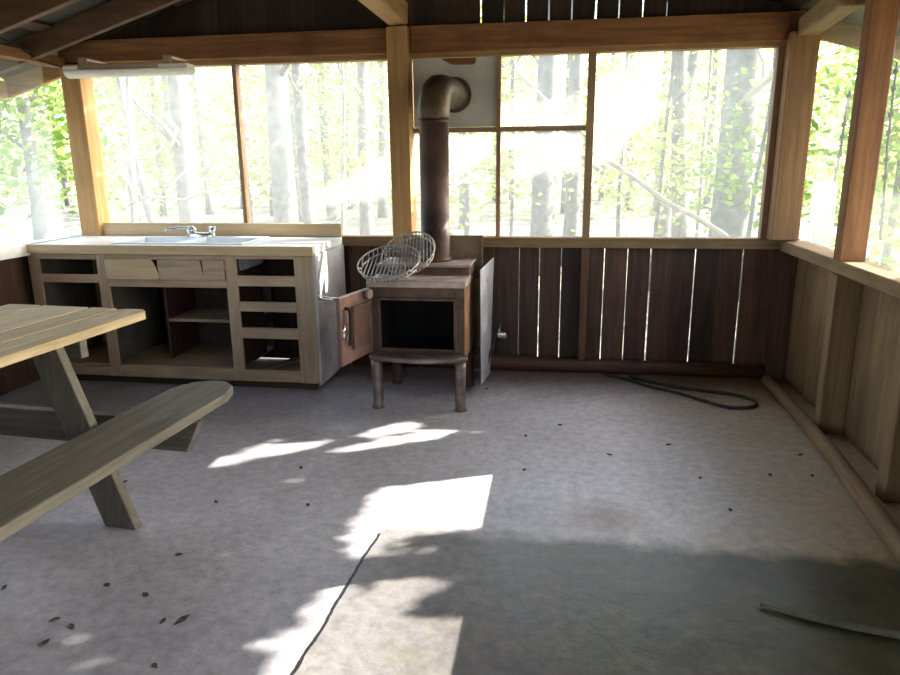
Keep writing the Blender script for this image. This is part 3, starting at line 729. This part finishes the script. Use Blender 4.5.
def trunk(root, base, h, r, lean=(0, 0), m=None, nb=0, bl=1.2, wob=.06, z0b=.35):
    b = MB(); pts, rad = [], []
    n = 9; sd_ = random.random()*50
    for i in range(n+1):
        t_ = i/n
        pts.append(Vector((base[0]+lean[0]*t_+wob*noise.noise((sd_, t_*3, 0)), base[1]+lean[1]*t_+wob*noise.noise((sd_, 9, t_*3)), base[2]-.15+h*t_)))
        rad.append(r*(1.25 if i == 0 else 1-.45*t_))
    b.tube(pts, rad, 10)
    for q in range(nb):
        t_ = random.uniform(z0b, .95); p = pts[int(t_*n)]
        a = random.uniform(0, 6.28); e = p+Vector((math.cos(a)*bl, math.sin(a)*bl, random.uniform(.2, .9)*bl))
        mid = p.lerp(e, .5)+Vector((random.uniform(-.15, .15), random.uniform(-.15, .15), random.uniform(-.1, .2)))
        mid2 = p.lerp(e, .78)+Vector((random.uniform(-.12, .12), random.uniform(-.12, .12), random.uniform(-.1, .15)))
        rr = r*random.uniform(.18, .32); b.tube([p, mid, mid2, e], [rr, rr*.7, rr*.5, rr*.25], 6)
        for _ in range(2):
            e2 = mid2+Vector((random.uniform(-.5, .5), random.uniform(-.5, .5), random.uniform(-.2, .5)))*bl*.6
            b.tube([mid2, mid2.lerp(e2, .5)+Vector((0, 0, random.uniform(-.08, .08))), e2], [rr*.4, rr*.3, rr*.15], 5)
    return b.build('trunk', m or M_bark, root), pts
def tree(px, Y, h, r, label, lean=(0, 0), crown=None, m=None, lm=None, nb=3, group=None, X=None, name='tree', size=.13, bl=1.2, z0b=.35):
    x = X if X is not None else onY(px, 200, Y).x
    base = (x, Y, gz(x, Y)); root = empty(name, base)
    tag(root, label, 'tree', group)
    trunk(root, base, h, r, lean, m, nb, bl, z0b=z0b)
    if crown:
        n, cz, rx, rz = crown; P = []
        nc = 14; cl = []
        for _ in range(nc):
            while True:
                v = Vector((random.uniform(-1, 1), random.uniform(-1, 1), random.uniform(-1, 1)))
                if v.length < 1: break
            cl.append(Vector((x+lean[0]*.6+v.x*rx, Y+lean[1]*.6+v.y*rx, cz+v.z*rz)))
        for _ in range(n):
            c = random.choice(cl); P.append(c+Vector((random.gauss(0, .33*rx), random.gauss(0, .33*rx), random.gauss(0, .22*rz))))
        leaves(P, size, 'crown', lm or L_green, root)
    return root

G1 = 'slender trees in the woods behind the shelter'
tree(726, 9.0, 9, .235, 'thick grey tree trunk behind the right end of the back window', (.2, 0), None, M_bark, nb=2, z0b=.7)
tree(684, 12.5, 9, .15, 'grey trunk leaning right, just left of the thickest trunk', (-.6, .2), None, M_bark, nb=3, z0b=.6)
tree(664, 14.5, 9, .12, 'slim grey trunk crossing behind a leaning trunk in the right back window', (.9, 0), None, M_bark, nb=3, z0b=.5)
tree(543, 10.5, 9, .17, 'dark broad trunk in the upper square window beside the metal panel', (.1, 0), None, M_bark, nb=2, z0b=.8)
tree(571, 11.5, 9, .13, 'second dark trunk, near the tall mullion of the square window', (.05, 0), None, M_bark, nb=2, z0b=.8)
tree(192, 9.6, 9, .17, 'bare pale trunk rising behind the faucet', (-.1, 0), None, M_barkpale, nb=6, z0b=.18)
tree(160, 8.6, 6, .06, 'crooked bare sapling with tangled branches left of the faucet', (-.7, 0), None, M_barkpale, nb=12, bl=.9, z0b=.15)
tree(118, 8.0, 5, .05, 'thin bare sapling just right of the left corner post', (.5, .2), None, M_barkpale, nb=10, bl=.8, z0b=.15)
tree(284, 10.5, 9, .20, 'pale thick trunk just right of the left mullion', (.05, 0), None, M_barkpale, nb=4, z0b=.3)
tree(308, 12.5, 9, .13, 'grey trunk beside the pale thick trunk behind the counter end', (-.1, 0), None, M_bark, nb=4, z0b=.3)
tree(366, 13.0, 9, .13, 'slim grey trunk near the centre post', (.1, 0), (700, 3.0, 1.3, 1.4), M_bark, L_pale, nb=3)
tree(340, 8.4, 3.2, .03, 'young sapling with bright green leaves left of the centre post', (.1, 0), (260, 1.55, .34, .5), M_barkpale, L_yellow, nb=5, bl=.4, z0b=.3, size=.10)
tree(752, 8.2, 3.4, .03, 'leafy green sapling between the thickest trunk and the corner post', (.1, 0), (380, 1.4, .6, .9), M_bark, L_green, nb=5, bl=.4, z0b=.3, size=.11)
tree(620, 11.0, 4.2, .04, 'pale green sapling in the right back window beside the tall mullion', (0, 0), (800, 1.9, 1.0, 1.3), M_bark, L_pale, nb=5, bl=.6, size=.12)
tree(512, 12.0, 4.2, .04, 'pale leafy sapling behind the lower square window', (0, 0), (900, 1.9, 1.1, 1.3), M_bark, L_pale, nb=5, bl=.6, size=.12)
tree(465, 10.0, 3.6, .04, 'yellow-green sapling right behind the stovepipe', (0, 0), (500, 1.5, .8, 1.0), M_bark, L_yellow, nb=4, bl=.5, size=.11)
tree(30, 9.0, 6, .10, 'pale trunk with sparse leaves outside the left window', (.3, 0), (700, 2.3, 1.2, 1.3), M_barkpale, L_green, nb=5, bl=.9)
tree(655, 8.8, 3.6, .03, 'yellow-green sapling near the middle of the right back window', (.1, 0), (520, 1.5, .7, 1.1), M_bark, L_yellow, nb=5, bl=.4, size=.11)
tree(700, 13.5, 4.2, .04, 'pale sapling filling the gap between two trunks in the right back window', (0, 0), (800, 2.1, 1.2, 1.4), M_bark, L_pale, nb=5, bl=.6, size=.13)
tree(250, 12.5, 4.2, .04, 'pale leafy sapling around the left mullion', (0, 0), (800, 2.0, 1.3, 1.4), M_bark, L_pale, nb=5, bl=.6, size=.12)
tree(135, 11.5, 4.2, .04, 'green leafy sapling beyond the bare branches above the sink', (0, 0), (700, 1.8, 1.1, 1.3), M_bark, L_green, nb=5, bl=.6, size=.12)
# low bushes just outside the right wall
for bx, by, n_, lm_, lab_ in ((2.7, 5.6, 700, L_green, 'low green bush outside the right wall near the corner post'), (3.1, 4.3, 700, L_green, 'low green bush outside the second right post'),
                             (3.7, 7.0, 900, L_pale, 'pale low bush behind the squared post outside'), (4.6, 5.2, 900, L_yellow, 'yellow-green low bush farther out to the right')):
    r_ = tag(empty('bush', (bx, by, gz(bx, by))), lab_, 'bush', 'low bushes outside the right wall')
    trunk(r_, (bx, by, gz(bx, by)), .7, .02, (.1, .1), M_bark, 5, .35, z0b=.2)
    leaves([(bx+random.gauss(0, .35), by+random.gauss(0, .4), gz(bx, by)+.15+abs(random.gauss(0, .55))) for _ in range(n_)], .11, 'foliage', lm_, r_)
# farther, indistinguishable stems
random.seed(21)
for i in range(26):
    px = 60+720*(i+.5)/26+random.uniform(-10, 10); Y = random.uniform(15, 24)
    tree(px, Y, random.uniform(8, 11), random.uniform(.06, .13), 'slender hazy tree far back in the woods behind the back windows', (random.uniform(-.4, .4), 0),
         (380, random.uniform(2.5, 4.5), 1.6, 1.6), random.choice((M_bark, M_barkpale)), random.choice((L_pale, L_yellow, L_pale, L_green)), nb=2, group=G1, size=.17)
# trees outside the right wall and the left wall
random.seed(5)
for X, Y, h, cz, lm, lab in ((4.6, 11.5, 5, 1.9, L_yellow, 'yellow-green leafy tree just beyond the right corner post'), (3.9, 9.0, 5, 1.5, L_green, 'dense green shrub tree between corner post and second right post'),
                             (6.0, 9.8, 6, 2.3, L_yellow, 'tall yellow-green tree deep outside the right window'), (5.4, 8.3, 4, 1.7, L_pale, 'pale bluish-green tree outside the right window beyond the second post'),
                             (4.4, 6.0, 2.2, 1.1, L_green, 'green bush close outside the right window at the frame edge')):
    tree(0, Y, h, .05, lab, (.1, .1), (1500, cz, 1.0, 1.3), M_bark, lm, nb=4, X=X, size=.14, bl=.7)
for X, Y, cz, lab in ((-8.0, 9.0, 1.9, 'green tree outside the left window next to the left corner post'), (-9.5, 7.5, 2.2, 'farther green tree outside the left window at the frame edge')):
    tree(0, Y, 5, .07, lab, (0, 0), (1200, cz, 1.3, 1.4), M_barkpale, L_green, nb=6, X=X, size=.15, bl=.9)
# sun-side canopy: crowns added and shaped to block sun from the shelter
random.seed(11)
cps = []
for _ in range(26000):
    if random.random() < .72: t_ = Vector((1.54, random.uniform(-1.7, 4.9), random.uniform(.8, 2.3)))
    else: t_ = Vector((random.uniform(-3.5, 1.6), 4.82, random.uniform(.0, 2.4)))
    cps.append(t_ + SUN*random.uniform(5.2, 10.0))
tb = [(8.6, 3.0), (6.9, 9.0), (10.8, 6.0), (5.2, 8.2), (3.9, 9.9), (8.6, .6)]
gr = {i: [] for i in range(len(tb))}
for p in cps:
    gr[min(range(len(tb)), key=lambda i: (p.x-tb[i][0])**2+(p.y-tb[i][1])**2)].append(p)
labs = ['tall broad-leaved tree out to the right, its crown shading the shelter', 'tall leafy tree behind the right window bushes', 'outermost tall tree beyond the right bushes',
        'tall leafy tree standing past the right corner post', 'tall leafy tree beyond the back right corner', 'tall tree outside the front of the right wall']
for i, (x, y) in enumerate(tb):
    base = (x, y, gz(x, y)); root = tag(empty('tree', base), labs[i], 'tree', 'tall shade trees right of the shelter')
    trunk(root, base, 5.5, .11, (.1, .1), M_bark, 4, .7, z0b=.6)
    leaves(gr[i], .135, 'crown', L_deep, root)
# undergrowth far back
random.seed(3)
ug = empty('undergrowth', (0, 24, 0)); P = []
for _ in range(15000):
    a = random.uniform(-1, 1); x = a*30; y = random.uniform(19, 29); P.append((x, y, gz(x, y)+.2+random.betavariate(1, 1.6)*6.5))
u = leaves(P, .36, 'foliage', L_pale, ug); tag(ug, 'pale hazy undergrowth covering the forest floor far behind the shelter', 'undergrowth', kind='stuff'); u['kind'] = 'stuff'
# lianas
def vine(ptsY, rad, label):
    b = MB(); b.tube([onY(px, py, Y) for px, py, Y in ptsY], rad, 7)
    tag(b.build('vine', M_vine), label, 'vine', 'bare vines hanging in the woods')
vine([(590, 152, 7.6), (612, 163, 7.6), (640, 182, 7.6), (668, 203, 7.6), (694, 216, 7.6), (720, 232, 7.6), (760, 262, 7.6)], .028, 'pale arching vine crossing low in the right back window')
vine([(500, 140, 8.2), (530, 135, 8.2), (560, 142, 8.2), (585, 158, 8.0), (600, 170, 8)], .030, 'pale vine arching across the lower square window')
vine([(757, 48, 6.6), (764, 62, 6.6), (763, 78, 6.6), (752, 92, 6.6), (740, 104, 6.8)], .018, 'tan looping vine at the top of the right back window')
vine([(745, 100, 6.6), (762, 84, 6.6), (778, 70, 6.6), (800, 55, 6.6)], .035, 'short broken branch hanging by the looping vine')
vine([(515, 70, 9), (540, 95, 9), (565, 118, 9), (590, 140, 9)], .025, 'straight pale branch slanting down across the upper square window')
vine([(104, 130, 7.5), (130, 160, 7.5), (150, 158, 7.5), (172, 144, 7.5), (176, 128, 7.5), (160, 110, 7.5)], .020, 'hooked bare branch in the left back window')
vine([(128, 205, 7.5), (150, 196, 7.5), (185, 200, 7.5), (205, 192, 7.5), (235, 190, 7.5)], .016, 'thin bare branch running low behind the sink')
vine([(150, 232, 7.2), (138, 205, 7.2), (128, 180, 7.2), (120, 150, 7.2), (112, 120, 7.2)], .016, 'thin leaning bare stem in the left back window')
# pale squared post and hanging twigs outside the right wall
b = MB(); p = onY(829, 182, 6.2); b.box(p.x-.075, p.x+.075, 6.2, 6.34, -.3, p.z)
tag(b.build('wooden_post', M_lens, bevel=.01), 'short pale squared post standing outside beside the second right post', 'post')
def twig(pp, Y, label):
    b = MB(); pts = [onY(px, py, Y) for px, py in pp]; b.tube(pts, .008, 6)
    for i in range(len(pts)-1):
        for q in (.2, .6):
            c = pts[i].lerp(pts[i+1], q); b.tube([c-Vector((.012, 0, .022)), c, c+Vector((.012, 0, .022))], [.004, .02, .004], 6)
    tag(b.build('vine', M_cable), label, 'vine', 'dark knotted vines outside the right windows')
twig([(850, 90), (845, 118), (841, 148), (834, 182)], 5.4, 'dark knotted vine hanging between corner post and second right post')
twig([(897, 62), (892, 105), (887, 150), (884, 195), (880, 240)], 5.0, 'dark knotted vine hanging beyond the second right post')
